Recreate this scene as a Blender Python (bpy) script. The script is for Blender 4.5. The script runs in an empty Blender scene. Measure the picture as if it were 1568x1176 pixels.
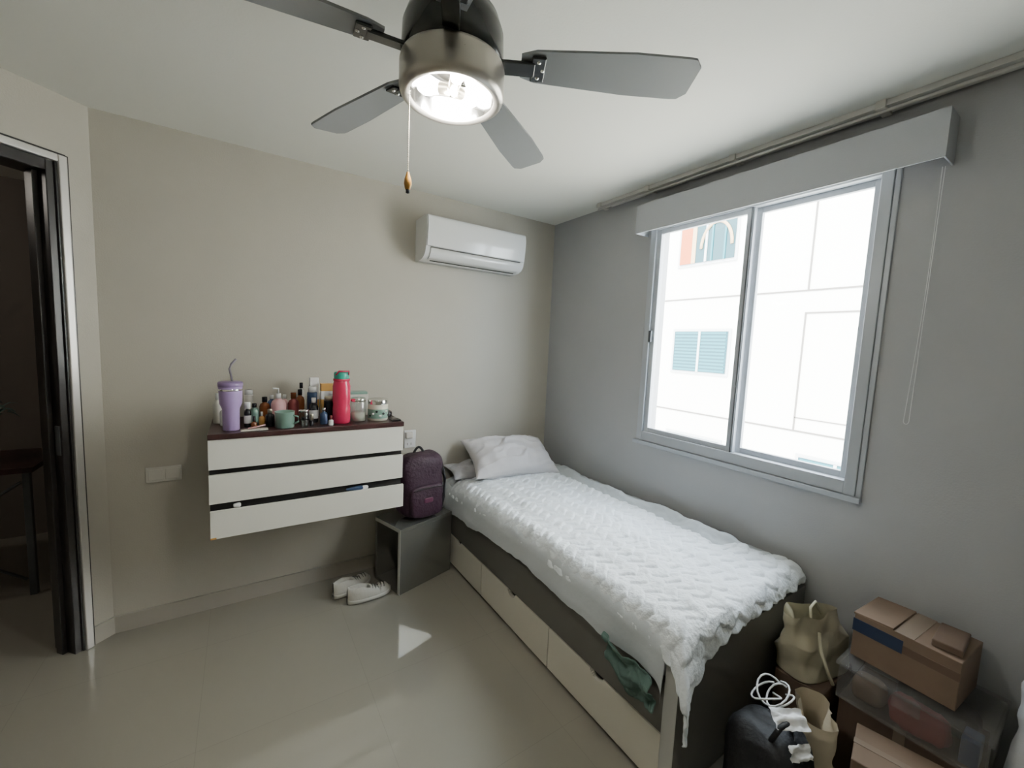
import bpy, math, random
from mathutils import Vector, Matrix, noise
random.seed(4)
S=bpy.context.scene

# ---------------- materials ----------------
def mat(name,col,rough=0.6,metal=0.0,emis=0.0,ecol=None,bump=0.0,bscale=40.0,vary=0.0,vscale=3.0,spec=None,coat=0.0,alpha=None,trans=0.0,sheen=0.0,detail=4):
    m=bpy.data.materials.new(name); m.use_nodes=True
    nt=m.node_tree; b=nt.nodes['Principled BSDF']
    b.inputs['Base Color'].default_value=(*col,1); b.inputs['Roughness'].default_value=rough
    b.inputs['Metallic'].default_value=metal
    if spec is not None: b.inputs['Specular IOR Level'].default_value=spec
    if coat: b.inputs['Coat Weight'].default_value=coat
    if trans: b.inputs['Transmission Weight'].default_value=trans
    if sheen: b.inputs['Sheen Weight'].default_value=sheen
    if alpha is not None: b.inputs['Alpha'].default_value=alpha
    if emis:
        b.inputs['Emission Color'].default_value=(*(ecol or col),1); b.inputs['Emission Strength'].default_value=emis
    tc=nt.nodes.new('ShaderNodeTexCoord')
    if bump:
        n=nt.nodes.new('ShaderNodeTexNoise'); n.inputs['Scale'].default_value=bscale; n.inputs['Detail'].default_value=detail
        nt.links.new(tc.outputs['Object'],n.inputs['Vector'])
        bp=nt.nodes.new('ShaderNodeBump'); bp.inputs['Strength'].default_value=bump; bp.inputs['Distance'].default_value=0.01
        nt.links.new(n.outputs['Fac'],bp.inputs['Height']); nt.links.new(bp.outputs['Normal'],b.inputs['Normal'])
    if vary:
        n=nt.nodes.new('ShaderNodeTexNoise'); n.inputs['Scale'].default_value=vscale; n.inputs['Detail'].default_value=3
        nt.links.new(tc.outputs['Object'],n.inputs['Vector'])
        r=nt.nodes.new('ShaderNodeValToRGB')
        r.color_ramp.elements[0].position=0.3; r.color_ramp.elements[1].position=0.7
        r.color_ramp.elements[0].color=(*[c*(1-vary) for c in col],1); r.color_ramp.elements[1].color=(*[min(1,c*(1+vary)) for c in col],1)
        nt.links.new(n.outputs['Fac'],r.inputs['Fac']); nt.links.new(r.outputs['Color'],b.inputs['Base Color'])
    return m

def glassmat(name,tint=(1,1,1),gl=0.06,rough=0.02):
    m=bpy.data.materials.new(name); m.use_nodes=True; nt=m.node_tree; nt.nodes.clear()
    o=nt.nodes.new('ShaderNodeOutputMaterial'); t=nt.nodes.new('ShaderNodeBsdfTransparent'); g=nt.nodes.new('ShaderNodeBsdfGlossy'); x=nt.nodes.new('ShaderNodeMixShader')
    t.inputs['Color'].default_value=(*tint,1); g.inputs['Roughness'].default_value=rough; x.inputs['Fac'].default_value=gl
    nt.links.new(t.outputs[0],x.inputs[1]); nt.links.new(g.outputs[0],x.inputs[2]); nt.links.new(x.outputs[0],o.inputs['Surface'])
    return m

def tilemat():
    m=bpy.data.materials.new('porcelain_tile'); m.use_nodes=True; nt=m.node_tree; b=nt.nodes['Principled BSDF']
    g=nt.nodes.new('ShaderNodeNewGeometry'); mp=nt.nodes.new('ShaderNodeMapping'); mp.inputs['Location'].default_value=(0.16,-2.30+0.6*5,0)
    br=nt.nodes.new('ShaderNodeTexBrick'); br.offset=0.0; br.inputs['Scale'].default_value=1.0
    br.inputs['Brick Width'].default_value=0.6; br.inputs['Row Height'].default_value=0.6; br.inputs['Mortar Size'].default_value=0.0012
    br.inputs['Mortar Smooth'].default_value=0.3
    br.inputs['Color1'].default_value=(0.30,0.28,0.235,1); br.inputs['Color2'].default_value=(0.303,0.283,0.238,1); br.inputs['Mortar'].default_value=(0.268,0.248,0.208,1)
    nt.links.new(g.outputs['Position'],mp.inputs['Vector']); nt.links.new(mp.outputs[0],br.inputs['Vector'])
    n=nt.nodes.new('ShaderNodeTexNoise'); n.inputs['Scale'].default_value=2.5; n.inputs['Detail'].default_value=5
    nt.links.new(g.outputs['Position'],n.inputs['Vector'])
    mx=nt.nodes.new('ShaderNodeMix'); mx.data_type='RGBA'; mx.blend_type='MULTIPLY'; mx.inputs[0].default_value=0.06
    nt.links.new(br.outputs['Color'],mx.inputs[6]); nt.links.new(n.outputs['Fac'],mx.inputs[7]); nt.links.new(mx.outputs[2],b.inputs['Base Color'])
    b.inputs['Roughness'].default_value=0.05; b.inputs['Specular IOR Level'].default_value=1.0
    return m

WALL=mat('wall_paint',(0.475,0.448,0.385),0.7,bump=0.12,bscale=160,vary=0.02)
WALLSHADE=mat('wall_paint_shaded',(0.405,0.41,0.422),0.65,bump=0.12,bscale=160,vary=0.02)  # same wall paint, with the window side's cool shade put into its colour
CEIL=mat('ceiling_paint',(0.80,0.80,0.74),0.85,bump=0.05,bscale=120)
TILE=tilemat()
BASE=mat('baseboard_tile',(0.40,0.37,0.32),0.3)
WHITE=mat('white_lacquer',(0.78,0.77,0.71),0.3,vary=0.02)
PLASTIC=mat('white_plastic',(0.72,0.73,0.73),0.10)
PLASTIC2=mat('offwhite_plastic',(0.6,0.58,0.53),0.35)
DARKWOOD=mat('wenge_wood',(0.045,0.018,0.018),0.3,vary=0.3,vscale=12)
GAP=mat('dark_gap',(0.01,0.009,0.009),0.7)
GREY=mat('grey_melamine',(0.14,0.135,0.12),0.35,bump=0.03,bscale=80)
GREYN=mat('grey_gloss_lacquer',(0.17,0.17,0.155),0.10,metal=0.35,coat=1.0)
GREYEDGE=mat('light_grey_edge',(0.5,0.5,0.47),0.4)
BEDW=mat('bed_drawer_white',(0.70,0.67,0.58),0.3)
ALU=mat('window_aluminium',(0.44,0.47,0.51),0.4,metal=0.1)
ALUD=mat('window_aluminium_dark',(0.13,0.14,0.15),0.4,metal=0.3)
NICK=mat('brushed_nickel',(0.50,0.47,0.42),0.3,metal=0.8)
BLACKM=mat('black_gloss_metal',(0.02,0.021,0.021),0.22)
BLADE=mat('fan_blade_grey',(0.24,0.25,0.255),0.45,bump=0.03,bscale=30)
CHROME=mat('chrome_reflector',(0.8,0.8,0.78),0.12,metal=1.0)
BULB=mat('lit_bulb',(1,0.98,0.93),0.3,emis=80,ecol=(1,0.97,0.90))
SHEET=mat('grey_bedsheet',(0.56,0.60,0.63),0.9,bump=0.3,bscale=18,sheen=0.2)
QUILT=mat('white_quilt',(0.80,0.84,0.87),0.9,bump=0.35,bscale=90,sheen=0.2)
PILLOW=mat('pillow_cotton',(0.60,0.58,0.59),0.9,bump=0.15,bscale=60,sheen=0.2)
PILLOW2=mat('pillow_grey',(0.40,0.39,0.40),0.9,bump=0.15,bscale=60,sheen=0.2)
BLIND=mat('blind_fabric',(0.44,0.455,0.485),0.7,bump=0.1,bscale=200)
TRACK=mat('curtain_track_grey',(0.6,0.59,0.56),0.4,metal=0.1)
PURPLE=mat('backpack_nylon',(0.035,0.012,0.028),0.6,bump=0.5,bscale=60)
REDL=mat('backpack_label',(.12,.03,.07),.5)
BLACKF=mat('black_nylon',(0.012,0.012,0.014),0.65,bump=0.5,bscale=40)
JAMB=mat('door_jamb_dark',(0.022,0.019,0.018),0.3)
CASE=mat('door_casing_silver',(0.60,0.58,0.55),0.3,metal=0.4)
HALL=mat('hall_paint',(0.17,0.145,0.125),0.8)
FAC=mat('facade_stucco',(0.68,0.64,0.57),0.9,vary=0.03,vscale=0.6,bump=0.1,bscale=6)
GRD=mat('outside_paving',(0.80,0.77,0.70),0.9,vary=0.05,vscale=1)
FGR=mat('facade_groove',(0.13,0.115,0.10),0.9)
FGR2=mat('facade_white_frame',(0.42,0.42,0.40),0.6)
TEAL=mat('teal_glass',(0.004,0.05,0.06),0.2)
TEAL2=mat('teal_blind_slat',(0.006,0.10,0.115),0.4)
DKTEAL=mat('dark_teal_glass',(0.01,0.045,0.05),0.15)
ORANGE=mat('orange_curtain',(0.34,0.08,0.02),0.8)
CREAMC=mat('cream_curtain',(0.38,0.26,0.14),0.8)
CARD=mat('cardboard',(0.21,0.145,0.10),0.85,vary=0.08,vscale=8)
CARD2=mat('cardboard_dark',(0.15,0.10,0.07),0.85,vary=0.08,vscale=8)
TAPE=mat('packing_tape',(0.27,0.21,0.16),0.25)
BLUE=mat('blue_label',(0.025,0.04,0.09),0.4)
CREAM=mat('cream_canvas',(0.52,0.48,0.35),0.8,bump=0.25,bscale=30)
BEIGE=mat('beige_cloth',(0.54,0.47,0.35),0.85,bump=0.25,bscale=30)
PAPER=mat('white_paper',(0.8,0.8,0.8),0.6)
CLEAR=mat('clear_bin_plastic',(0.40,0.38,0.36),0.12,alpha=0.16)
RED=mat('red_fabric',(0.20,0.035,0.035),0.7)
TEALC=mat('sage_cloth',(0.10,0.17,0.145),0.9,bump=0.3,bscale=50)
LAV=mat('lavender_steel',(0.42,0.30,0.58),0.3)
LAVD=mat('lavender_lid',(0.25,0.17,0.34),0.3)
STRAW=mat('straw_grey',(0.22,0.20,0.24),0.3)
PINK=mat('pink_bottle',(0.62,0.03,0.10),0.2)
PINKS=mat('soft_pink',(0.62,0.35,0.36),0.4)
TEALP=mat('teal_cap',(0.03,0.35,0.27),0.35)
GREENC=mat('green_enamel',(0.18,0.30,0.25),0.35)
AMBER=mat('amber_glass',(0.20,0.06,0.02),0.1)
DARKP=mat('dark_bottle',(0.015,0.015,0.02),0.25)
NAVY=mat('navy_label',(0.03,0.06,0.14),0.35)
YEL=mat('ochre_box',(0.55,0.30,0.08),0.5)
GLS=glassmat('thin_clear_glass',(0.86,0.9,0.9),0.16,0.05)
WGLASS=glassmat('window_glass',(0.97,0.98,0.98),0.04)
WAX=mat('cream_wax',(0.66,0.64,0.54),0.5)
WOODP=mat('pull_wood',(0.55,0.28,0.06),0.35)
BRASS=mat('bead_chain',(0.55,0.5,0.4),0.3,metal=0.9)
SHOE=mat('shoe_offwhite',(0.50,0.48,0.43),0.7,bump=0.2,bscale=60)
SHOED=mat('shoe_lining',(0.12,0.11,0.10),0.8)
PLBAG=mat('plastic_bag',(0.62,0.63,0.65),0.35,bump=0.6,bscale=14)

# ---------------- mesh builder ----------------
class MB:
    def __init__(s,name): s.n=name; s.v=[]; s.f=[]; s.fm=[]; s.sm=[]; s.mats=[]
    def mi(s,m):
        if m not in s.mats: s.mats.append(m)
        return s.mats.index(m)
    def add(s,vs,fs,m,smooth=False,M=None):
        o=len(s.v); k=s.mi(m)
        for p in vs:
            p=Vector(p); s.v.append(tuple(M@p) if M is not None else tuple(p))
        for f in fs: s.f.append([i+o for i in f]); s.fm.append(k); s.sm.append(smooth)
    def box(s,lo,hi,m,bev=0.003,M=None):
        import bmesh
        bm=bmesh.new(); bmesh.ops.create_cube(bm,size=1)
        c=[(a+b)/2 for a,b in zip(lo,hi)]; d=[abs(b-a) for a,b in zip(lo,hi)]
        for v in bm.verts: v.co=Vector((c[0]+v.co.x*d[0],c[1]+v.co.y*d[1],c[2]+v.co.z*d[2]))
        bev=min(bev,min(d)*0.45)
        if bev>0: bmesh.ops.bevel(bm,geom=bm.edges[:],offset=bev,segments=2,profile=0.5,affect='EDGES')
        bm.verts.index_update()
        s.add([v.co.copy() for v in bm.verts],[[v.index for v in f.verts] for f in bm.faces],m,False,M); bm.free()
    def lathe(s,prof,m,c=(0,0,0),n=40,M=None,smooth=True):
        vs=[];fs=[]
        for r,z in prof:
            for i in range(n):
                a=2*math.pi*i/n; vs.append((c[0]+r*math.cos(a),c[1]+r*math.sin(a),c[2]+z))
        for j in range(len(prof)-1):
            for i in range(n):
                fs.append([j*n+i,j*n+(i+1)%n,(j+1)*n+(i+1)%n,(j+1)*n+i])
        s.add(vs,fs,m,smooth,M)
    def cyl(s,c,r,h,m,n=32,bev=0.002,M=None):
        b=min(bev,r*.3,h*.3)
        s.lathe([(0.0001,0),(r-b,0),(r,b),(r,h-b),(r-b,h),(0.0001,h)],m,c,n,M)
    def grid(s,fn,nu,nv,m,closeu=False,M=None,smooth=True):
        vs=[fn(i/(nu if closeu else nu-1),j/(nv-1)) for j in range(nv) for i in range(nu)]
        fs=[]
        for j in range(nv-1):
            for i in range(nu if closeu else nu-1):
                i2=(i+1)%nu; fs.append([j*nu+i,j*nu+i2,(j+1)*nu+i2,(j+1)*nu+i])
        s.add(vs,fs,m,smooth,M)
    def tube(s,pts,r,m,n=8):
        pts=[Vector(p) for p in pts]; rings=[]
        up=Vector((0,0,1))
        for i,p in enumerate(pts):
            t=(pts[min(i+1,len(pts)-1)]-pts[max(i-1,0)]).normalized()
            a=t.cross(up)
            if a.length<0.05: a=t.cross(Vector((0,1,0)))
            a.normalize(); b=t.cross(a)
            rings.append([p+a*r*math.cos(2*math.pi*k/n)+b*r*math.sin(2*math.pi*k/n) for k in range(n)])
        vs=[q for R in rings for q in R]; fs=[]
        for j in range(len(pts)-1):
            for k in range(n): fs.append([j*n+k,j*n+(k+1)%n,(j+1)*n+(k+1)%n,(j+1)*n+k])
        fs.append(list(range(n))[::-1]); fs.append([(len(pts)-1)*n+k for k in range(n)])
        s.add(vs,fs,m,True)
    def blob(s,c,size,m,e1=0.5,e2=0.5,amp=0.0,ns=6.0,nu=64,nv=40,M=None,seed=0,ridge=0.0):
        def sp(x,e): return math.copysign(abs(x)**e,x)
        def fn(u,v):
            a=u*2*math.pi; b=-math.pi/2+v*math.pi
            p=Vector((sp(math.cos(b),e1)*sp(math.cos(a),e2),sp(math.cos(b),e1)*sp(math.sin(a),e2),sp(math.sin(b),e1)))
            q=Vector((p.x*size[0]/2,p.y*size[1]/2,p.z*size[2]/2))
            if amp or ridge:
                nn=Vector((math.cos(b)*math.cos(a),math.cos(b)*math.sin(a),math.sin(b)))
                w=q+Vector((seed*3.1,seed,0))
                k=noise.noise(w*ns)
                r=1-abs(noise.noise(Vector((w.x,w.y,w.z*.5))*ns*2.2))*3
                q+=nn*(k*amp+max(0,r)*ridge)
            return q+Vector(c)
        s.grid(fn,nu,nv,m,closeu=True,M=M)
    def extrude(s,poly,axis,a,b,m,smooth=False,M=None):
        def P(p,t):
            if axis=='x': return (t,p[0],p[1])
            if axis=='y': return (p[0],t,p[1])
            return (p[0],p[1],t)
        n=len(poly); vs=[P(p,a) for p in poly]+[P(p,b) for p in poly]
        s.add(vs,[[i,(i+1)%n,n+(i+1)%n,n+i] for i in range(n)],m,smooth,M)
        s.add(vs,[list(range(n))[::-1],[n+i for i in range(n)]],m,False,M)
    def bag(s,w,d,h,m,M,seed=0,crease=.016,lean=(0,0),gather=.25,mouth=.3):
        # soft open-top carrier bag: flat bottom, sides closing to a pinched mouth
        def sp(x,e): return math.copysign(abs(x)**e,x)
        def fn(u,v):
            a=u*2*math.pi
            if v<.12: k=v/.12; z=0.0; ww=w*k; dd=d*k
            else:
                k=(v-.12)/.88; z=h*k; ww=w*(1-gather*k**1.5+.06*math.sin(k*3)); dd=d*max(mouth,(1-k**1.8))
            x=sp(math.cos(a),.55)*ww/2; y=sp(math.sin(a),.55)*dd/2
            if v>=.12:
                f1=abs(noise.noise(Vector((x*7+seed,z*5+y*3,seed*1.7))))
                f2=abs(noise.noise(Vector((x*14-z*9,y*8+seed,z*6))))
                k2=min(1,k*4)
                off=(crease*(1-3.2*f1)+crease*.6*(1-3*f2))*k2
                n=Vector((math.cos(a)*.5,math.sin(a),0)); x+=n.x*off; y+=n.y*off; z+=.03*noise.noise(Vector((x*9,y*9,seed)))*k
                x+=lean[0]*k*k; y+=lean[1]*k*k; z-=.35*abs(lean[0])*k*k*(x/w)
            return (x,y,z)
        s.grid(fn,120,80,m,closeu=True,M=M)
    def build(s,parent=None):
        me=bpy.data.meshes.new(s.n); me.from_pydata(s.v,[],s.f); 
        for m in s.mats: me.materials.append(m)
        me.polygons.foreach_set('material_index',s.fm); me.polygons.foreach_set('use_smooth',s.sm)
        me.update()
        import bmesh
        bm=bmesh.new(); bm.from_mesh(me); bmesh.ops.recalc_face_normals(bm,faces=bm.faces[:]); bm.to_mesh(me); bm.free()
        o=bpy.data.objects.new(s.n,me); bpy.context.collection.objects.link(o)
        if parent: o.parent=parent
        return o
def empty(name):
    o=bpy.data.objects.new(name,None); bpy.context.collection.objects.link(o); return o

# ---------------- room dims ----------------
BY=2.63; RX=2.083; LX=-0.545; H=2.45; YB=-1.1; LLX=-1.45
def rbox(name,lo,hi,m):
    b=MB(name); b.box(lo,hi,m,0); return b.build()
rbox('floor',(-3.6,YB-.15,-.1),(RX+.2,4.4,0),TILE)
rbox('ceiling',(-3.6,YB-.15,H),(RX+.2,4.4,H+.12),CEIL)
rbox('wall_back',(LX,BY,0),(RX+.2,BY+.15,H),WALL)
wy0,wy1,wz0,wz1=0.585,1.67,0.955,2.25
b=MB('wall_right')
b.box((RX,YB-.15,0),(RX+.15,wy0,H),WALLSHADE,0); b.box((RX,wy1,0),(RX+.15,BY,H),WALLSHADE,0)
b.box((RX,wy0,0),(RX+.15,wy1,wz0),WALLSHADE,0); b.box((RX,wy0,wz1),(RX+.15,wy1,H),WALLSHADE,0)
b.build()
rbox('wall_front',(LLX,YB-.15,0),(RX,YB,H),WALL)
e=Vector((-0.742,-0.670,0)).normalized(); nrm=Vector((0.670,-0.742,0)).normalized()
P0=Vector((LX,BY,0))
DM=Matrix(((e.x,-nrm.x,0,P0.x),(e.y,-nrm.y,0,P0.y),(0,0,1,0),(0,0,0,1)))
DL=(LX-LLX)/0.742
d0,d1,dz=0.088,0.95,2.205
b=MB('wall_left_diagonal')
b.box((-0.02,0,0),(d0+.01,.12,H),WALL,0,DM); b.box((d1,0,0),(DL+.05,.12,H),WALL,0,DM); b.box((d0+.01,0,dz-.01),(d1,.12,H),WALL,0,DM)
b.build()
ly=BY-(LX-LLX)/0.742*0.670
rbox('wall_left',(LLX-.12,YB-.15,0),(LLX,ly+.02,H),WALL)
b=MB('door_1')
b.box((d0-.005,-.012,0),(d0+.003,.02,dz+.001),JAMB,.001,DM); b.box((d0+.003,-.0115,dz-.004),(d1,.02,dz+.004),JAMB,.001,DM)
b.box((d0+.003,-.022,0),(d0+.032,.02,dz-.005),CASE,.004,DM); b.box((d0+.032,-.0215,dz-.034),(d1,.02,dz-.005),CASE,.004,DM)
b.box((d0+.032,-.012,0),(d0+.040,.13,dz-.034),JAMB,.002,DM); b.box((d0+.040,-.004,0),(d0+.066,.13,dz-.034),JAMB,.003,DM)
b.box((d0+.066,-.006,dz-.08),(d1-.06,.13,dz-.034),JAMB,.003,DM)
b.box((d0+.066,.045,0),(d0+.084,.085,dz-.08),JAMB,.002,DM)
b.box((d0+.060,.006,0.93),(d0+.069,.034,1.06),ALUD,.002,DM)
b.box((d1-.06,-.012,0),(d1,.13,dz-.034),JAMB,.003,DM)
b.build()
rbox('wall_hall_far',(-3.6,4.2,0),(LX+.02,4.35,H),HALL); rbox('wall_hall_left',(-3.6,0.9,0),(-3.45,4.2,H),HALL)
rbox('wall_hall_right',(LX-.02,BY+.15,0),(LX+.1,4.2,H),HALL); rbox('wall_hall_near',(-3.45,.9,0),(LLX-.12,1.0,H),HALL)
b=MB('side_table')
b.box((-1.75,3.2,.70),(-.95,3.7,.73),DARKWOOD)
for x in (-1.72,-1.0):
    for y in (3.23,3.65): b.box((x,y,0),(x+.03,y+.03,.70),ALUD)
b.tube([(-1.7,3.22,.1),(-1.0,3.22,.65)],.008,ALUD); b.tube([(-1.7,3.22,.65),(-1.0,3.22,.1)],.008,ALUD)
b.build()
b=MB('potted_plant'); b.lathe([(.001,0),(.05,0),(.07,.12),(.06,.12),(.055,.1),(.001,.1)],CARD,(-1.2,3.4,.73),24)
for i in range(14):
    a=i*2.4; r=.16
    def lf(u,v,a=a,i=i):
        t=v; w=.02*math.sin(math.pi*t)+.001; x=r*t; z=.1+.18*math.sin(t*2.2)+(i%3)*.03*t
        return (-1.2+x*math.cos(a)-w*(u*2-1)*math.sin(a),3.4+x*math.sin(a)+w*(u*2-1)*math.cos(a),.73+z)
    b.grid(lf,3,8,TEALC)
b.build()
b=MB('hall_fill_fixture'); b.lathe([(.0001,-.05),(.08,-.045),(.12,-.02),(.13,0)],mat('hall_fill_glass',(.9,.85,.75),.4,emis=1.5),(-2.2,2.9,H-.002),32); b.build()  # added fixture, unseen from the camera, to lift the dark hall
hl=bpy.data.lights.new('hall_fill_light','POINT'); hl.energy=10; hl.color=(1,.92,.82); hl.shadow_soft_size=.1  # added fill light that brightens the hall behind the doorway
ho=bpy.data.objects.new('hall_fill_light',hl); ho.location=(-2.2,2.9,2.33); bpy.context.collection.objects.link(ho)
rbox('baseboard_back',(LX,BY-.012,0),(RX,BY,.085),BASE)
rbox('baseboard_right',(RX-.012,YB,0),(RX,BY-.012,.085),BASE)
b=MB('baseboard_left'); b.box((0,-.012,0),(d0-.005,0,.085),BASE,0,DM); b.build()

# ---------------- window ----------------
b=MB('window_1')
xi=RX-.015; xo=RX+.07
b.box((xi,wy0-.012,wz0-.012),(xo,wy0+.028,wz1),ALU); b.box((xi,wy1-.028,wz0-.012),(xo,wy1+.012,wz1),ALU)
b.box((xi+.001,wy0+.027,wz0-.011),(xo,wy1-.027,wz0+.045),ALU); b.box((xi+.001,wy0+.027,wz1-.04),(xo,wy1-.027,wz1-.001),ALU)
b.box((xi-.012,wy0-.032,wz0-.035),(RX+.009,wy1+.03,wz0-.0125),ALU)
b.box((xi+.005,wy0-.031,wz0-.0125),(RX+.01,wy0-.0125,wz1),ALU)
def sash(x0,x1,y0,y1,t):
    b.box((x0,y0,wz0+.04),(x1,y0+t,wz1-.03),ALU); b.box((x0,y1-t,wz0+.04),(x1,y1,wz1-.03),ALU)
    b.box((x0+.001,y0+t-.001,wz0+.041),(x1-.001,y1-t+.001,wz0+.04+t*.9),ALU); b.box((x0+.001,y0+t-.001,wz1-.03-t),(x1-.001,y1-t+.001,wz1-.031),ALU)
    b.box(((x0+x1)/2-.002,y0+t*.5,wz0+.05),((x0+x1)/2+.002,y1-t*.5,wz1-.04),WGLASS,0)
sash(xi+.012,xi+.036,1.085,wy1-.022,.036)
sash(xi+.044,xi+.068,wy0+.022,1.10,.036)
b.box((xi+.006,1.09,wz0+.045),(xi+.014,1.098,wz1-.04),ALUD,0)
b.box((xi-.004,wy1-.045,1.55),(xi+.015,wy1-.025,1.62),ALUD)
b.build()
b=MB('roller_blind_valance')
vx=RX-.115
b.box((vx,.42,2.185),(vx+.006,1.715,2.345),BLIND,.001); b.box((vx+.006,.4205,2.185),(RX-.002,.426,2.344),BLIND,.001); b.box((vx+.006,1.709,2.185),(RX-.002,1.7145,2.344),BLIND,.001)
b.box((vx+.006,.426,2.325),(RX-.002,1.709,2.343),BLIND,.001)
Mr=Matrix.Translation((RX-.055,.44,2.275))@Matrix.Rotation(-math.pi/2,4,'X')
b.cyl((0,0,0),.035,1.25,PLASTIC2,24,M=Mr)
b.build()
b=MB('blind_cord')
pts=[]
for i in range(31):
    t=i/30; pts.append((RX-.03,.435+.004*t,2.18-.90*t))
for i in range(1,9):
    a=math.pi*i/8; pts.append((RX-.03,.4465-.0075*math.cos(a),1.28-.012*math.sin(a)))
for i in range(31):
    t=i/30; pts.append((RX-.03,.454-.006*math.sin(math.pi*t)-.012*t,1.28+.90*t))
b.tube(pts,.0014,PLASTIC,6); b.build()
b=MB('curtain_track')
b.box((1.985,-.25,2.428),(2.012,2.08,2.449),TRACK,.002); b.box((2.03,-.25,2.428),(2.057,2.0,2.449),TRACK,.002)
b.tube([(1.998,-.25,2.415),(1.998,2.07,2.415)],.006,TRACK,8)
for y in (.0,.6,1.15,1.65,2.03): b.box((1.975,y,2.42),(2.06,y+.03,2.4495),PLASTIC2,.002)
b.build()

# ---------------- outside building ----------------
FX=9.0
b=MB('neighbour_building')
b.box((FX,-10,-7),(FX+1,22,8.5),FAC,0)
def groove(y0,y1,z0,z1): b.box((FX-.014,y0,z0),(FX+.02,y1,z1),FGR,0)
for z in (2.77,.07,5.3): groove(-10,22,z-.016,z+.016)
groove(-10,3.54,2.33,2.36); groove(3.54,3.57,.09,2.36); groove(3.54,3.57,2.79,8); groove(-10,3.56,.32,.34)
def bwin(y0,y1,z0,z1,kind):
    b.box((FX-.03,y0-.06,z0-.06),(FX+.0,y1+.06,z1+.06),FGR2,0)
    b.box((FX-.05,y0,z0),(FX-.02,y1,z1),TEAL if kind else DKTEAL,0)
    n=12
    if kind:
        for i in range(n):
            z=z0+(z1-z0)*(i+.5)/n; b.box((FX-.06,y0+.03,z-.022),(FX-.045,y1-.03,z+.022),TEAL2,0)
    else:
        b.box((FX-.06,y1-.30,z0),(FX-.045,y1,z1),ORANGE,0); b.box((FX-.062,y1-.40,z0),(FX-.045,y1-.30,z1),CREAMC,0)
        pts=[(FX-.062,y0+.42+.36*math.cos(a),z0+.30+.55*math.sin(a)) for a in [math.pi*k/16 for k in range(17)]]
        b.tube(pts,.035,CREAMC,6); b.box((FX-.07,y0+.2,z0),(FX-.05,y0+.24,z1-.2),TEAL2,0); b.box((FX-.07,y0+.5,z0),(FX-.05,y0+.54,z1-.2),TEAL2,0)
    ym=(y0+y1)/2; b.box((FX-.075,ym-.025,z0),(FX-.04,ym+.025,z1),FGR2,0)
bwin(5.0,6.33,1.06,2.0,1); bwin(5.03,6.35,3.6,4.6,0)
bwin(2.2,3.4,-1.5,-.42,1); bwin(5.0,6.33,-1.5,-.5,1)
b.build()
rbox('outside_ground',(RX+.4,-10,-4.7),(FX,22,-4.5),GRD)

# ---------------- air conditioner ----------------
b=MB('air_conditioner'); BYA=BY-.002
prof=[(0,2.262),(.15,2.265),(.180,2.260),(.190,2.245),(.195,2.20),(.190,2.12),(.184,2.075),(.178,2.055)]
low=[(.178,2.055),(.172,2.040),(.155,2.022),(.12,2.008),(.06,2.002),(0,2.004)]
def yy(p): return [(BYA-d,z) for d,z in p]
b.extrude(yy(prof+low[1:]),'x',.948,1.675,PLASTIC,True)
pan=[(.15,2.268),(.186,2.263),(.197,2.255),(.202,2.243),(.206,2.215),(.2055,2.19),(.2035,2.16),(.1985,2.12),(.1935,2.085),(.1925,2.080),(.1915,2.078),(.182,2.078),(.18,2.25),(.15,2.258)]
b.extrude(yy(pan),'x',.953,1.670,PLASTIC,True)
b.extrude(yy([(.1925,2.0745),(.184,2.066),(.180,2.068),(.188,2.0755)]),'x',.98,1.64,GREY)
b.extrude(yy([(.190,2.068),(.181,2.040),(.160,2.018),(.13,2.003),(.128,2.010),(.155,2.026),(.172,2.044),(.182,2.066)]),'x',.98,1.64,PLASTIC,True)
b.extrude(yy([(.13,2.005),(.115,2.000),(.115,2.004),(.13,2.011)]),'x',1.0,1.63,GAP)
b.build()

# ---------------- dresser ----------------
X0,X1,FY=-.131,.746,2.2
b=MB('floating_dresser')
b.box((X0,FY-.006,1.022),(X1+.002,BY-.001,1.047),DARKWOOD,.002)
b.box((X0+.002,FY+.03,.58),(X0+.02,BY-.001,1.022),DARKWOOD); b.box((X1-.02,FY+.03,.58),(X1-.002,BY-.001,1.022),DARKWOOD)
b.box((X0+.02,FY+.03,.58),(X1-.02,BY-.001,.598),DARKWOOD); b.box((X0+.02,BY-.02,.598),(X1-.02,BY-.001,1.022),DARKWOOD)
b.box((X0+.002,FY+.024,.60),(X1-.002,FY+.05,1.02),GAP,0)
b.box((X0,FY,.885),(X1,FY+.018,1.021),WHITE,.0015)
b.box((X0,FY,.728),(X1,FY+.018,.860),WHITE,.0015)
Mt=Matrix.Translation((X0,FY,.57))@Matrix.Rotation(math.radians(.35),4,'Y')@Matrix.Translation((-X0,-FY,-.57))
b.box((X0+.002,FY-.012,.570),(X1+.002,FY+.006,.697),WHITE,.0015,Mt)
b.box((X0+.002,FY-.0128,.569),(X0+.024,FY-.0115,.577),YEL,0,Mt)
b.blob((.49,FY+.008,.703),(.09,.02,.016),NAVY,amp=.006,ns=14,nu=24,nv=14); b.blob((.53,FY+.008,.702),(.06,.02,.02),PAPER,amp=.006,ns=14,seed=3,nu=24,nv=14); b.blob((-.03,FY+.006,.708),(.03,.015,.018),PAPER,amp=.006,ns=20,nu=20,nv=12)
b.build()

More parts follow.
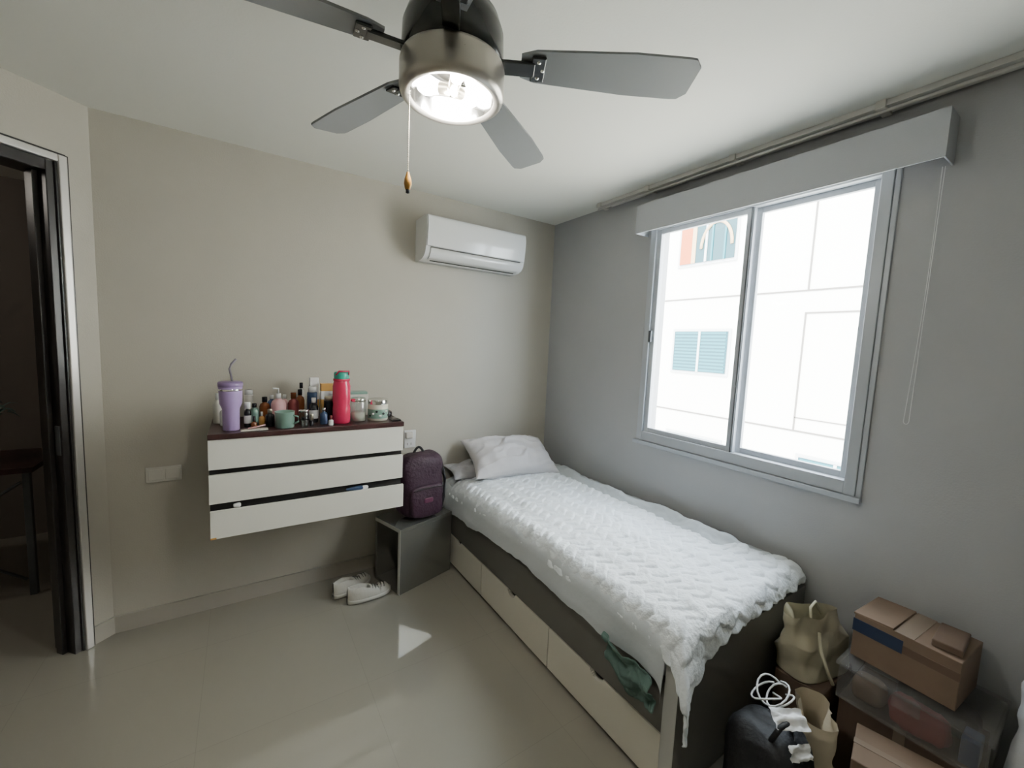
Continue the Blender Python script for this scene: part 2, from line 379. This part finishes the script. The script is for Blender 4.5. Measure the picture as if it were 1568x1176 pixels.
# ---------------- items on dresser ----------------
ZT=1.0475
def bottle(name,x,y,r,h,m,cap=None,ch=.02,cr=None,shoulder=True,label=None):
    b=MB(name); s=h-ch
    if shoulder: pr=[(.0001,0),(r*.94,0),(r,.004),(r,s*.78),(r*.8,s*.9),(r*.42,s*.95),(r*.42,s)]
    else: pr=[(.0001,0),(r*.94,0),(r,.004),(r,s-.004),(r*.95,s),(.0001,s)]
    b.lathe(pr,m,(x,y,ZT),28)
    if label: b.lathe([(r+.0006,s*.2),(r+.0006,s*.62)],label,(x,y,ZT),28)
    c=cr or r*.5
    if cap: b.lathe([(.0001,s-.001),(c,s-.001),(c,h-.002),(c*.9,h),(.0001,h)],cap,(x,y,ZT),24)
    return b
b=MB('tumbler'); c=(-.045,2.275,ZT)
b.lathe([(.0001,0),(.030,0),(.033,.003),(.034,.10),(.044,.125),(.047,.20),(.047,.205)],LAV,c,40)
b.lathe([(.0475,.203),(.049,.205),(.049,.222),(.044,.226),(.0001,.228)],LAVD,c,40)
b.lathe([(.0475,.185),(.048,.186),(.048,.192),(.0475,.193)],CHROME,c,40)
b.tube([(c[0]+.008,c[1],c[2]+.22),(c[0]-.002,c[1],c[2]+.285),(c[0]+.004,c[1],c[2]+.305),(c[0]+.024,c[1],c[2]+.330)],.005,STRAW,10); b.build()
bottle('lotion_bottle',-.10,2.47,.022,.15,PLASTIC2,PLASTIC,.03).build()
bottle('lotion_bottle',-.075,2.40,.018,.10,PLASTIC,PLASTIC2,.02).build()
bottle('deodorant',.020,2.33,.015,.12,DARKP,PLASTIC,.03,.013,True,PAPER).build()
bottle('hairspray_can',.028,2.50,.02,.16,PLASTIC2,PLASTIC,.025,.018,False).build()
bottle('nail_polish',.045,2.27,.012,.06,AMBER,DARKP,.025).build()
bottle('nail_polish',.078,2.33,.012,.07,YEL,PLASTIC,.02).build()
bottle('perfume_bottle',.095,2.43,.024,.13,AMBER,DARKP,.025).build()
bottle('perfume_bottle',.112,2.31,.020,.085,DARKP,BRASS,.02).build()
bottle('perfume_bottle',.05,2.42,.02,.10,GREENC,DARKP,.02).build()
b=MB('jewelry_tray'); b.box((-.01,2.21,ZT),(.10,2.25,ZT+.006),PLASTIC2); b.box((.0,2.215,ZT+.006),(.07,2.24,ZT+.010),NICK); b.tube([(.02,2.22,ZT+.012),(.09,2.245,ZT+.02)],.003,PINKS); b.build()
b=bottle('pump_bottle',.155,2.40,.034,.15,PINKS,PLASTIC,.025,.012); b.tube([(.155,2.40,ZT+.15),(.155,2.40,ZT+.175),(.13,2.385,ZT+.178)],.004,PLASTIC); b.build()
b=MB('enamel_mug'); c=(.172,2.255,ZT)
b.lathe([(.0001,0),(.038,0),(.042,.004),(.043,.076),(.0445,.079),(.041,.078),(.039,.01),(.0001,.008)],GREENC,c,36)
b.tube([(c[0]+.035,c[1]-.022,c[2]+.06),(c[0]+.055,c[1]-.03,c[2]+.055),(c[0]+.057,c[1]-.03,c[2]+.03),(c[0]+.036,c[1]-.020,c[2]+.018)],.004,GREENC); b.build()
bottle('perfume_bottle',.225,2.42,.026,.15,RED,AMBER,.03).build()
bottle('perfume_bottle',.262,2.475,.022,.16,AMBER,DARKP,.03).build()
bottle('glass_jar',.262,2.31,.026,.075,GLS,CHROME,.012,.026,False).build()
bottle('lipstick',.290,2.25,.009,.06,DARKP,BRASS,.03,.009,False).build()
bottle('cream_tube',.315,2.42,.025,.18,NAVY,PLASTIC,.03,.02,False).build()
bottle('lotion_bottle',.312,2.345,.022,.13,DARKP,PLASTIC,.025,None,True,PAPER).build()
b=MB('perfume_box'); b.box((.315,2.50,ZT),(.36,2.54,ZT+.22),PAPER); b.box((.3145,2.4995,ZT+.05),(.3605,2.5405,ZT+.10),YEL); b.build()
b=MB('cosmetics_box'); b.box((.365,2.46,ZT),(.43,2.50,ZT+.19),YEL); b.box((.3645,2.4595,ZT+.1),(.4305,2.5005,ZT+.15),PAPER); b.build()
bottle('perfume_bottle',.350,2.275,.018,.085,NAVY,CHROME,.02).build()
bottle('nail_polish',.378,2.235,.012,.05,PLASTIC,RED,.02).build()
bottle('cream_jar',.395,2.37,.03,.13,DARKP,BRASS,.02,.028,False).build()
b=MB('water_bottle'); c=(.438,2.285,ZT)
b.lathe([(.0001,0),(.040,0),(.044,.004),(.044,.08),(.041,.10),(.044,.12),(.044,.195),(.038,.22),(.036,.225)],PINK,c,36)
b.lathe([(.036,.223),(.038,.225),(.038,.262),(.034,.27),(.0001,.271)],TEALP,c,32)
b.lathe([(.037,.223),(.041,.224),(.041,.234),(.038,.235)],PINK,c,32)
b.tube([(c[0]+.03,c[1]-.02,c[2]+.255),(c[0]+.03,c[1]-.035,c[2]+.275),(c[0]-.02,c[1]-.035,c[2]+.275),(c[0]-.03,c[1]-.02,c[2]+.255)],.004,PINK); b.build()
b=MB('mason_jar'); c=(.528,2.31,ZT)
b.lathe([(.0001,0),(.038,0),(.043,.005),(.043,.10),(.038,.11)],GLS,c,32); b.lathe([(.0001,.002),(.038,.002),(.038,.045),(.0001,.046)],WAX,c,28)
b.lathe([(.0385,.108),(.041,.11),(.041,.123),(.037,.126),(.0001,.126)],CHROME,c,32); b.build()
b=MB('candle_jar'); c=(.632,2.30,ZT)
b.lathe([(.0001,0),(.050,0),(.054,.005),(.054,.09),(.050,.095),(.048,.095),(.048,.085),(.0001,.085)],WAX,c,36)
b.lathe([(.0547,.015),(.0547,.065)],GREENC,c,36)
for k in range(7): b.blob((c[0]+.0545*math.cos(-2.6+k*.33),c[1]+.0545*math.sin(-2.6+k*.33),ZT+.03+.012*(k%3)),(.016,.006,.012),PAPER if k%2 else DARKP,1,1,nu=10,nv=6)
b.lathe([(.055,.092),(.0555,.094),(.0555,.114),(.052,.118),(.0001,.118)],CHROME,c,36); b.build()
b=MB('face_mask_pack'); b.box((.50,2.46,ZT),(.62,2.52,ZT+.125),PLASTIC2); b.box((.505,2.455,ZT+.125),(.615,2.525,ZT+.14),GREENC); b.build()
b=MB('sunglasses_case'); b.blob((.70,2.40,ZT+.018),(.07,.12,.036),DARKP,.5,.7,nu=32,nv=16); b.build()
b=MB('small_notebook'); b.box((.69,2.22,ZT),(.74,2.28,ZT+.008),DARKP); b.build()
bottle('small_bottle',.19,2.50,.018,.13,PINKS,PLASTIC,.02).build()
bottle('small_bottle',.275,2.54,.018,.19,PLASTIC2,DARKP,.03).build()
bottle('small_bottle',.13,2.50,.02,.13,NAVY,PLASTIC,.02).build()
bottle('small_bottle',.46,2.42,.022,.16,PLASTIC,PINKS,.03).build()
bottle('glass_jar',.257,2.235,.016,.05,GLS,DARKP,.014,.016,False).build()

b=MB('light_switch_plate'); b.box((-.405,BY-.010,.738),(-.265,BY-.0005,.815),PLASTIC2,.003)
for i in range(2): b.box((-.395+.066*i,BY-.014,.75),(-.395+.066*i+.058,BY-.009,.803),PLASTIC2,.002)
b.build()
b=MB('wall_outlet'); b.box((.895,BY-.012,.78),(.975,BY-.0005,.90),PLASTIC,.003); b.box((.90,BY-.04,.85),(.945,BY-.011,.89),PLASTIC2,.003)
for z in (.80,.86): b.box((.915,BY-.013,z),(.918,BY-.0115,z+.015),GAP,0); b.box((.94,BY-.013,z),(.943,BY-.0115,z+.015),GAP,0)
b.build()

# ---------------- nightstand ----------------
MN=Matrix.Translation((.755,2.24,0))@Matrix.Rotation(math.radians(17),4,'Z')
b=MB('cube_nightstand'); w,d,h,t=.395,.262,.40,.022
b.box((0,0,h-t),(w,d,h),GREYN,.0015,MN); b.box((0,0,0),(w,t,h-t),GREYN,.0015,MN); b.box((0,d-t,0),(w,d,h-t),GREY,.0015,MN)
b.box((.16,t,0),(.18,d-t,h-t),GREY,.001,MN); b.box((0,t,0),(.16,d-t,.02),GREY,.001,MN)
b.box((-.001,0,0),(0.0005,t,h-t),GREYEDGE,0,MN); b.box((-.001,0,h-t),(0.0005,d,h),GREYEDGE,0,MN)
b.build()
MBk=Matrix.Translation((.925,2.405,.402))@Matrix.Rotation(math.radians(8),4,'Z')
b=MB('backpack')
b.blob((0,0,.205),(.29,.19,.39),PURPLE,.45,.6,amp=.010,ns=9,M=MBk)
b.blob((.0,-.085,.12),(.22,.07,.20),PURPLE,.4,.5,amp=.006,ns=12,M=MBk,seed=2)
def MP(p): return MBk@Vector(p)
b.tube([MP((-.10+.2*i/16,-.118-.008*math.sin(math.pi*i/16),.20+.008*math.sin(math.pi*i/16))) for i in range(17)],.0035,BLACKF)
b.tube([MP((.125*math.cos(a),-.070,.26+.12*math.sin(a))) for a in [math.pi*k/20 for k in range(21)]],.004,BLACKF)
b.tube([MP((-.04+.08*i/10,.02,.385+.045*math.sin(math.pi*i/10))) for i in range(11)],.008,BLACKF)
b.tube([MP((.13,-.04,.33)),MP((.155,-.05,.22)),MP((.15,-.05,.1)),MP((.12,-.06,.02))],.010,BLACKF)
b.blob((.0,-.122,.13),(.06,.008,.03),REDL,.4,.4,M=MBk,nu=20,nv=10)
b.build()

# ---------------- sneakers ----------------
def shoe(name,x,y,rot,flip=1,tilt=0):
    M=Matrix.Translation((x,y,0.001))@Matrix.Rotation(math.radians(rot),4,'Z')@Matrix.Rotation(math.radians(tilt),4,'X')
    b=MB(name); L=.25
    def W(t): return .045*(max(0,1-abs(2*t-1)**3.2))**.5*(.82+.22*math.sin(math.pi*min(1,t*1.0))*.6+.12*t)
    def sole(u,v):
        t=.002+.996*u; a=v*2*math.pi
        w=W(t)+.004; return (L*t-L/2, w*math.copysign(abs(math.cos(a))**.4,math.cos(a)), .013+.013*math.copysign(abs(math.sin(a))**.4,math.sin(a))+.012*max(0,t-.8)**2*10)
    b.grid(sole,40,25,PLASTIC2,M=M)
    def Ht(t): return .085 if t<.28 else (.085-(t-.28)*.11 if t<.72 else .0366+.012*(1-((t-.72)/.28)**2)-.0)
    def upper(u,v):
        t=.006+.985*u; a=v*math.pi; w=W(t); hh=Ht(t)
        if t>.9: hh*= (1-(t-.9)/.1*.55)
        cx=math.cos(a); sx=math.sin(a)
        yv=w*math.copysign(abs(cx)**.55,cx)*(1-.25*sx)
        z=.022+(hh-.01)*max(0,sx)**.8
        if t<.5 and t>.04 and sx>.9: z-= .05*(sx-.9)/.1*min(1,(t-.04)/.06)*min(1,(.5-t)/.06)
        return (L*t-L/2,yv*flip,z)
    b.grid(upper,50,28,SHOE,M=M)
    b.blob((-L/2+.075,0,.052),(.10,.045,.012),SHOED,1,1,M=M,nu=20,nv=10)
    for k in range(5):
        xx=-L/2+.135+k*.017; z=.022+Ht((xx+L/2)/L)-.008
        b.tube([M@Vector((xx,-.026,z-.01)),M@Vector((xx+.006,0,z+.003)),M@Vector((xx,.026,z-.01))],.003,GREY)
    b.build()
shoe('sneaker',.60,2.315,4); shoe('sneaker',.53,2.44,24,-1)

# ---------------- bed ----------------
bed=empty('storage_bed')
bx0,bx1,by0,by1=1.157,2.068,.70,2.615
b=MB('bed_frame')
b.box((bx0,by0,0),(bx1,by0+.05,.50),GREY,.003)
b.box((bx0-.001,by0+.0005,0),(bx0+.002,by0+.0495,.50),GREYEDGE,0)
b.box((bx0+.004,by0+.05,.215),(bx0+.03,by1,.40),GREY,.002)
b.box((bx0+.03,by0+.05,.0),(bx1,by1,.30),GREY,.002)
b.box((bx0+.03,by1-.02,.3),(bx1,by1,.42),GREY,.002)
for (y0,y1) in ((.752,1.352),(1.358,1.984),(1.99,2.612)):
    ym=(y0+y1)/2; rr=.035; z1=.211; z0=.018
    # panel with a half-round finger notch: built as convex pieces
    b.box((bx0+.002,y0,z0),(bx0+.022,y1,z1-rr*.75),BEDW,0)
    N=14
    b.box((bx0+.002,y0,z1-rr*.75),(bx0+.022,ym-rr,z1),BEDW,0); b.box((bx0+.002,ym+rr,z1-rr*.75),(bx0+.022,y1,z1),BEDW,0)
    for k in range(N):
        ya=ym-rr+2*rr*k/N; yb=ym-rr+2*rr*(k+1)/N; yc=(ya+yb)/2-ym
        zt=z1-.74*math.sqrt(max(0,rr*rr-yc*yc))
        b.box((bx0+.002,ya,z1-rr*.75),(bx0+.022,yb,max(zt,z1-rr*.75+.0005)),BEDW,0)
    b.box((bx0+.0225,ym-.05,.15),(bx0+.0295,ym+.05,.2145),GAP,0)
b.box((bx0+.008,1.353,.018),(bx0+.02,1.357,.21),GAP,0); b.box((bx0+.008,1.985,.018),(bx0+.02,1.989,.21),GAP,0)
b.build(bed)
MX0,MX1,MY0,MY1=1.18,2.06,.765,2.60
b=MB('mattress')
b.blob(((MX0+MX1)/2,(MY0+MY1)/2,.433),(MX1-MX0,MY1-MY0,.25),SHEET,.22,.12,nu=120,nv=40); b.build(bed)
def nz(x,y,s,seed=0): return noise.fractal(Vector((x*s,y*s,seed)),.7,2.0,3)
def sst(a,b,x):
    t=max(0,min(1,(x-a)/(b-a))); return t*t*(3-2*t)
def bend(a,flat,r):
    if a<=flat: return a,0
    q=a-flat; L=r*math.pi/2
    if q<L:
        t=q/r; return flat+r*math.sin(t), r*(1-math.cos(t))
    return flat+r,r+(q-L)
def ztop(x,y):
    z=.578+.006*nz(x,y,3.0,1)+.008*nz(x,y,6,5)
    z-=.05*max(0,(1.45-x)/.3)**1.6*max(0,min(1,(y-1.9)/.6))
    z-=.012*max(0,(1.35-x)/.2)
    return z
def bunch(x,y):
    c=1.955+.02*math.sin(y*6)+.012*math.sin(y*15)
    return .050*math.exp(-((x-c)/.045)**2)*sst(.86,1.02,y)*(1-sst(2.25,2.42,y))
def sheetf(u,v):
    b0=v*1.90; a0=u*(.865+.07+.100+.010*math.sin(b0*5)+.004*math.sin(b0*17))
    X,dx=bend(a0,.86,.055); Y,dy=bend(b0,1.80,.05)
    x=2.062-X; y=2.60-Y
    hang=max(0,dx-.04)
    x-= (.006*(1+math.sin(b0*11+2*math.sin(b0*3)))+.003*(1+math.sin(b0*29)))*min(1,hang/.08)
    z=ztop(x,y)-.006-dx-dy+.004*nz(x,y,14,7)
    if dy<.02: z+=bunch(x,y)
    z+=.010*sst(1.75,1.9,x)*abs(nz(x*2,y,7,3))
    return (x,y,z)
b=MB('bedsheet'); b.grid(sheetf,190,320,SHEET); b.build(bed)
def tri(x): x=x%1.0; return 1-abs(2*x-1)
def quiltf(u,v):
    yl=2.50-.06*u+.012*math.sin(u*9)
    xr=1.885+.015*math.sin(v*13)+.15*sst(.80,.92,v)-.03*sst(.3,0,v)
    xl=1.223
    flat=xr-xl
    A=flat+.086+.004+.010*math.sin(v*14)+.05*max(0,v-.75)/.25
    a0=u*A
    foot=.08+.035*u+.11*max(0,(u-.55)/.45)**1.5+.008*abs(math.sin(u*40))
    Lb=(yl-.755)+foot; b0=v*Lb
    X,dx=bend(a0,flat,.055); Y,dy=bend(b0,yl-.755,.05)
    x=xr-X; y=yl-Y
    xx=x
    # the hanging corner flares outward as a dog-ear fold
    z=ztop(x,y)+.006-dx-dy
    md=min(dx,dy); x-=.42*md; y-=.50*md; z+=.40*md
    w0=xr-a0
    s=b0/.060+.60*tri(w0/.12)+.25*nz(w0,b0,5,2)
    fr=s%1.0
    amp=.0105*(1+.5*nz(w0,b0,4,8))
    hgt=amp*(fr**.7)*(1-max(0,(fr-.82)/.18)) + .002*math.sin((w0/.12)*2*math.pi)
    hgt+=.004*nz(w0,b0,20,4)
    if dx>.02 or dy>.02:
        k=min(1,max(dx,dy)/.06)
        if dx>dy: x-=hgt*k; z+=hgt*(1-k)
        else: y-=hgt*k; z+=hgt*(1-k)
    else: z+=hgt
    if dy>.05: y-=(.008*math.sin(a0*24)+.012)*min(1,(dy-.05)/.06)
    if dx>.05: x-=(.005*math.sin(b0*18)+.014)*min(1,(dx-.03)/.06)
    z+=.014*max(0,nz(x,y,4.5,11))*(1 if dy<.02 and dx<.02 else .2)
    if dy<.02: z+=bunch(xx,y)
    return (x,y,z)
b=MB('quilt'); b.grid(quiltf,240,480,QUILT); o=b.build()
sm=o.modifiers.new('thick','SOLIDIFY'); sm.thickness=.005; sm.offset=1
def pillow(name,c,size,rot,m,seed,wr=.014):
    b=MB(name)
    M=Matrix.Translation(c)@Matrix.Rotation(math.radians(rot[2]),4,'Z')@Matrix.Rotation(math.radians(rot[0]),4,'X')@Matrix.Rotation(math.radians(rot[1]),4,'Y')
    def half(sg):
        def fn(u,v):
            p=u*2-1; q=v*2-1
            x=p*size[0]/2*(1-.10*(1-abs(q)**1.5)*abs(p)); y=q*size[1]/2*(1-.14*(1-abs(p)**1.5)*abs(q))
            t=(max(0,1-abs(p)**2.6)*max(0,1-abs(q)**2.4))**.55
            z=sg*size[2]/2*t
            r=max(0,1-abs(noise.noise(Vector((x*5+y*3,y*12-x*2,seed))))*4)
            z+=(.022*nz(x,y,6,seed+sg)+wr*r)*t**.7
            return (x,y,z)
        return fn
    b.grid(half(1),120,90,m,M=M); b.grid(half(-1),120,90,m,M=M); b.build()
pillow('pillow',(1.60,2.395,.70),(.66,.37,.22),(30,3,-6),PILLOW,3,.018)
pillow('pillow',(1.48,2.50,.60),(.62,.22,.10),(10,2,-2),PILLOW2,8)
def clothf(u,v):
    x=1.122-.02*math.sin(v*9+u*5)*.6-.012*nz(u*2,v*2,3,4); y=.985-.21*u-.03*v; z=.45-.035*u-.13*v*(.6+.4*math.sin(u*3.1))+.01*math.sin(u*11)
    return (x-.012,y,z)
b=MB('hanging_cloth'); b.grid(clothf,40,24,TEALC); o=b.build(); sm=o.modifiers.new('t','SOLIDIFY'); sm.thickness=.004

# ---------------- clutter by the wall ----------------
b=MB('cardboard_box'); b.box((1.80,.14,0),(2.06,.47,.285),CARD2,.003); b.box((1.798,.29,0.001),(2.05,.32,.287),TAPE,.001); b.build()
b=MB('clear_storage_bin')
lo=(1.775,.115,.288); hi=(2.06,.475,.425)
t=.004
b.box((lo[0],lo[1],lo[2]),(hi[0],hi[1],lo[2]+t),CLEAR,.001)
for (p,q) in (((lo[0],lo[1]),(lo[0]+t,hi[1])),((hi[0]-t,lo[1]),(hi[0],hi[1])),((lo[0]+t,lo[1]),(hi[0]-t,lo[1]+t)),((lo[0]+t,hi[1]-t),(hi[0]-t,hi[1]))):
    b.box((p[0],p[1],lo[2]+t),(q[0],q[1],hi[2]-.015),CLEAR,.001)
b.box((lo[0]-.01,lo[1]-.008,hi[2]-.015),(hi[0],hi[1]+.008,hi[2]),CLEAR,.004)
b.box((lo[0]-.014,.26,hi[2]-.05),(lo[0]-.002,.33,hi[2]-.004),CLEAR,.003)
b.blob((1.84,.40,.338),(.09,.09,.08),CARD,.5,.5,amp=.01,ns=14,nu=40,nv=24); b.blob((1.83,.27,.338),(.09,.14,.085),RED,.5,.6,amp=.01,ns=14,nu=40,nv=24,ridge=.006); b.blob((1.95,.25,.34),(.13,.2,.09),BLACKF,amp=.01,ns=10); b.box((1.80,.135,.295),(1.87,.175,.38),NAVY,.004)
b.build()
MC=Matrix.Translation((1.94,.325,.427))@Matrix.Rotation(math.radians(-4),4,'Z')
b=MB('shipping_box'); b.box((-.105,-.135,0),(.105,.135,.16),CARD,.002,MC)
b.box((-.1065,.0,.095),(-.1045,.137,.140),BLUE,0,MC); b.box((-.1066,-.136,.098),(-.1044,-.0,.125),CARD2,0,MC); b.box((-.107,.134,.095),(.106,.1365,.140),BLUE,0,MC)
b.box((-.106,-.025,.1600),(.106,.025,.1615),TAPE,0,MC)
b.box((-.104,.02,.1605),(.1,.13,.168),CARD,.001,MC@Matrix.Rotation(math.radians(-3),4,'X'))
b.box((-.09,-.12,.161),(.06,-.05,.185),CARD2,.004,MC@Matrix.Rotation(math.radians(6),4,'Z'))
b.build()
MC2=Matrix.Translation((1.665,.28,0))@Matrix.Rotation(math.radians(12),4,'Z')
b=MB('cardboard_box'); b.box((-.09,-.13,0),(.09,.10,.27),CARD,.003,MC2); b.box((-.012,-.131,.001),(.012,.101,.2715),TAPE,0,MC2)
for k in range(5): b.box((-.08,-.09+.02*k,.2702),(-.03,-.082+.02*k,.2706),DARKP,0,MC2)
b.build()
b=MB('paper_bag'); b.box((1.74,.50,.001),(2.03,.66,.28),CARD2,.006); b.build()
def TM(x,y,z,r=0,ty=0,tx=0): return Matrix.Translation((x,y,z))@Matrix.Rotation(math.radians(r),4,'Z')@Matrix.Rotation(math.radians(ty),4,'Y')@Matrix.Rotation(math.radians(tx),4,'X')
b=MB('canvas_tote')
b.bag(.29,.15,.24,CREAM,TM(1.880,.585,.283,-12),seed=5,crease=.016,lean=(-.05,.0),gather=.15,mouth=.45)
b.tube([(1.80,.58,.50),(1.81,.59,.545),(1.85,.59,.555),(1.89,.58,.50)],.005,CREAM); b.tube([(1.80,.55,.47),(1.77,.53,.42),(1.765,.50,.36),(1.79,.49,.31)],.006,CREAM); b.build()
b=MB('tote_backpack')
b.blob((1.39,.52,.165),(.18,.22,.325),BLACKF,.45,.6,amp=.014,ns=7,seed=7,nu=90,nv=60,ridge=.006)
b.tube([(1.33,.50,.31),(1.35,.48,.375),(1.41,.47,.38),(1.44,.49,.31)],.008,BLACKF)
b.build()
b=MB('crumpled_papers')
def paper(c,w,h,rx,rz,seed):
    M=Matrix.Translation(c)@Matrix.Rotation(math.radians(rz),4,'Z')@Matrix.Rotation(math.radians(rx),4,'X')
    b.grid(lambda u,v:((u-.5)*w,(v-.5)*h,.012*nz(u,v,3,seed)),12,12,PAPER,M=M)
paper((1.395,.475,.385),.10,.06,25,-35,1); paper((1.36,.425,.335),.07,.04,60,-25,2); b.build()
b=MB('charging_cable')
for k,(cx,cy,cz,r) in enumerate(((1.48,.56,.375,.055),(1.49,.54,.36,.045),(1.46,.57,.365,.05))):
    b.tube([(cx+r*math.cos(t*.35),cy+r*.8*math.sin(t*.35),cz+.02*math.sin(t*.5+k)) for t in range(19)],.003,PAPER)
b.build()
b=MB('cloth_bag'); b.bag(.20,.15,.33,BEIGE,TM(1.60,.475,.001,25),seed=12,crease=.016,lean=(-.01,.0),gather=.1,mouth=.55); b.build()
b=MB('plastic_shopping_bag'); b.blob((1.90,-.045,.35),(.26,.25,.66),PLBAG,.6,.7,amp=.03,ns=6,nu=80,nv=60,seed=2,ridge=.01); b.lathe([(.02,.0),(.03,.05),(.05,.09)],PLBAG,(1.90,-.05,.66),20); b.build()

# ---------------- ceiling fan ----------------
fc=Vector((.44,.985,0))
b=MB('ceiling_fan')
b.lathe([(.075,2.449),(.075,2.43),(.065,2.40),(.03,2.375),(.016,2.372),(.016,2.30),(.05,2.295),(.085,2.288),(.108,2.268),(.120,2.235),(.122,2.19),(.118,2.165),(.100,2.16),(.0001,2.16)],BLACKM,(fc.x,fc.y,0),64)
b.lathe([(.112,2.162),(.124,2.160),(.126,2.152),(.126,2.10),(.123,2.09),(.112,2.083),(.103,2.084),(.101,2.092)],NICK,(fc.x,fc.y,0),64)
b.lathe([(.101,2.092),(.095,2.12),(.075,2.145),(.04,2.152),(.0001,2.152)],CHROME,(fc.x,fc.y,0),64)
for a in (20,140,260):
    ar=math.radians(a); cx=fc.x+.042*math.cos(ar); cy=fc.y+.042*math.sin(ar)
    M=Matrix.Translation((cx,cy,2.118))@Matrix.Rotation(ar,4,'Z')@Matrix.Rotation(math.radians(78),4,'Y')
    b.lathe([(.0001,-.038),(.012,-.036),(.013,-.012),(.016,0),(.021,.015),(.022,.028),(.015,.042),(.0001,.046)],BULB,(0,0,0),20,M)
    b.lathe([(.0135,-.036),(.0145,-.03),(.0145,-.012),(.0135,-.010)],BRASS,(0,0,0),20,M)
for ang in (-30,36,109,173,244):
    M=Matrix.Translation((fc.x,fc.y,2.178))@Matrix.Rotation(math.radians(ang),4,'Z')@Matrix.Rotation(math.radians(-11),4,'X')
    R0,R1=.165,.60
    out=[]
    N=24
    for i in range(N+1):
        t=i/N; r=R0+(R1-R0)*t; w=.042+.018*min(1,t*1.6)
        if t>.93: w*=math.sqrt(max(0,1-((t-.93)/.07)**2))*.35+.65
        if t<.08: w*=.75+.25*t/.08
        out.append((r,w))
    poly=[(r,-w) for r,w in out]+[(r,w) for r,w in reversed(out)]
    n=len(poly); vs=[(x,y,-.003) for x,y in poly]+[(x,y,.003) for x,y in poly]
    b.add(vs,[[i,(i+1)%n,n+(i+1)%n,n+i] for i in range(n)]+[[n+i for i in range(n)],list(range(n))[::-1]],BLADE,False,M)
    b.box((.095,-.020,-.012),(.20,.020,-.0035),BLACKM,.003,M)
    b.box((.19,-.035,-.010),(.225,.035,-.0035),BLACKM,.003,M)
    for (sx,sy) in ((.207,-.022),(.207,.022),(.218,0)): b.lathe([(.0001,-.013),(.004,-.012),(.005,-.010)],CHROME,(sx,sy,0),10,M)
for k in range(6):
    a=k*math.pi/3+.3; b.lathe([(.0001,0),(.004,.001),(.004,.004)],BLACKM,(0,0,0),10,Matrix.Translation((fc.x+.126*math.cos(a),fc.y+.126*math.sin(a),2.135))@Matrix.Rotation(a,4,'Z')@Matrix.Rotation(-math.pi/2,4,'Y'))
b.build()
b=MB('fan_pull_chain')
cx,cy=.347,1.025
z=2.093
while z>1.905: b.lathe([(.0001,-.0022),(.0022,0),(.0001,.0022)],BRASS,(cx,cy,z),8); z-=.0052
b.tube([(cx,cy,2.10),(cx,cy,1.9)],.0008,BRASS,5)
b.lathe([(.0001,0),(.006,.003),(.0095,.016),(.008,.028),(.004,.040),(.0035,.044)],WOODP,(cx,cy,1.862),20)
b.lathe([(.0001,0),(.005,.002),(.005,.010),(.0001,.012)],DARKP,(cx,cy,1.855),14)
b.build()
l=bpy.data.lights.new('fan_lamp_light','POINT'); l.energy=14; l.color=(1,.97,.90); l.shadow_soft_size=.05
lo_=bpy.data.objects.new('fan_lamp_light',l); lo_.location=(fc.x,fc.y,2.075); bpy.context.collection.objects.link(lo_)

# ---------------- light ----------------
def aim(o,d): o.rotation_euler=Vector(d).to_track_quat('-Z','Y').to_euler()
sun=bpy.data.lights.new('sun','SUN'); sun.energy=34; sun.angle=.01; sun.color=(1,.96,.89)
so=bpy.data.objects.new('sun',sun); aim(so,(.62,.25,-.74)); so.location=(0,0,6); bpy.context.collection.objects.link(so)
w=bpy.data.worlds.new('World'); S.world=w; w.use_nodes=True
bg=w.node_tree.nodes['Background']; bg.inputs['Color'].default_value=(.80,.90,1,1); bg.inputs['Strength'].default_value=25
pl=bpy.data.lights.new('window_portal','AREA'); pl.shape='RECTANGLE'; pl.size=wz1-wz0; pl.size_y=wy1-wy0; pl.cycles.is_portal=True
po=bpy.data.objects.new('window_portal',pl); po.location=(RX+.16,(wy0+wy1)/2,(wz0+wz1)/2); aim(po,(-1,0,0)); bpy.context.collection.objects.link(po)

# ---------------- camera ----------------
ax=Vector((.8355,-.5484,.0435)).normalized()
back=Vector((-.5494,-.8298,.0948)); back=(back-ax*back.dot(ax)).normalized()
up=back.cross(ax)
cam=bpy.data.cameras.new('camera'); cam.lens=14.42; cam.sensor_width=36; cam.clip_start=.02
co=bpy.data.objects.new('camera',cam); bpy.context.collection.objects.link(co)
co.matrix_world=Matrix(((ax.x,up.x,back.x,0),(ax.y,up.y,back.y,0),(ax.z,up.z,back.z,1.497),(0,0,0,1)))
S.camera=co
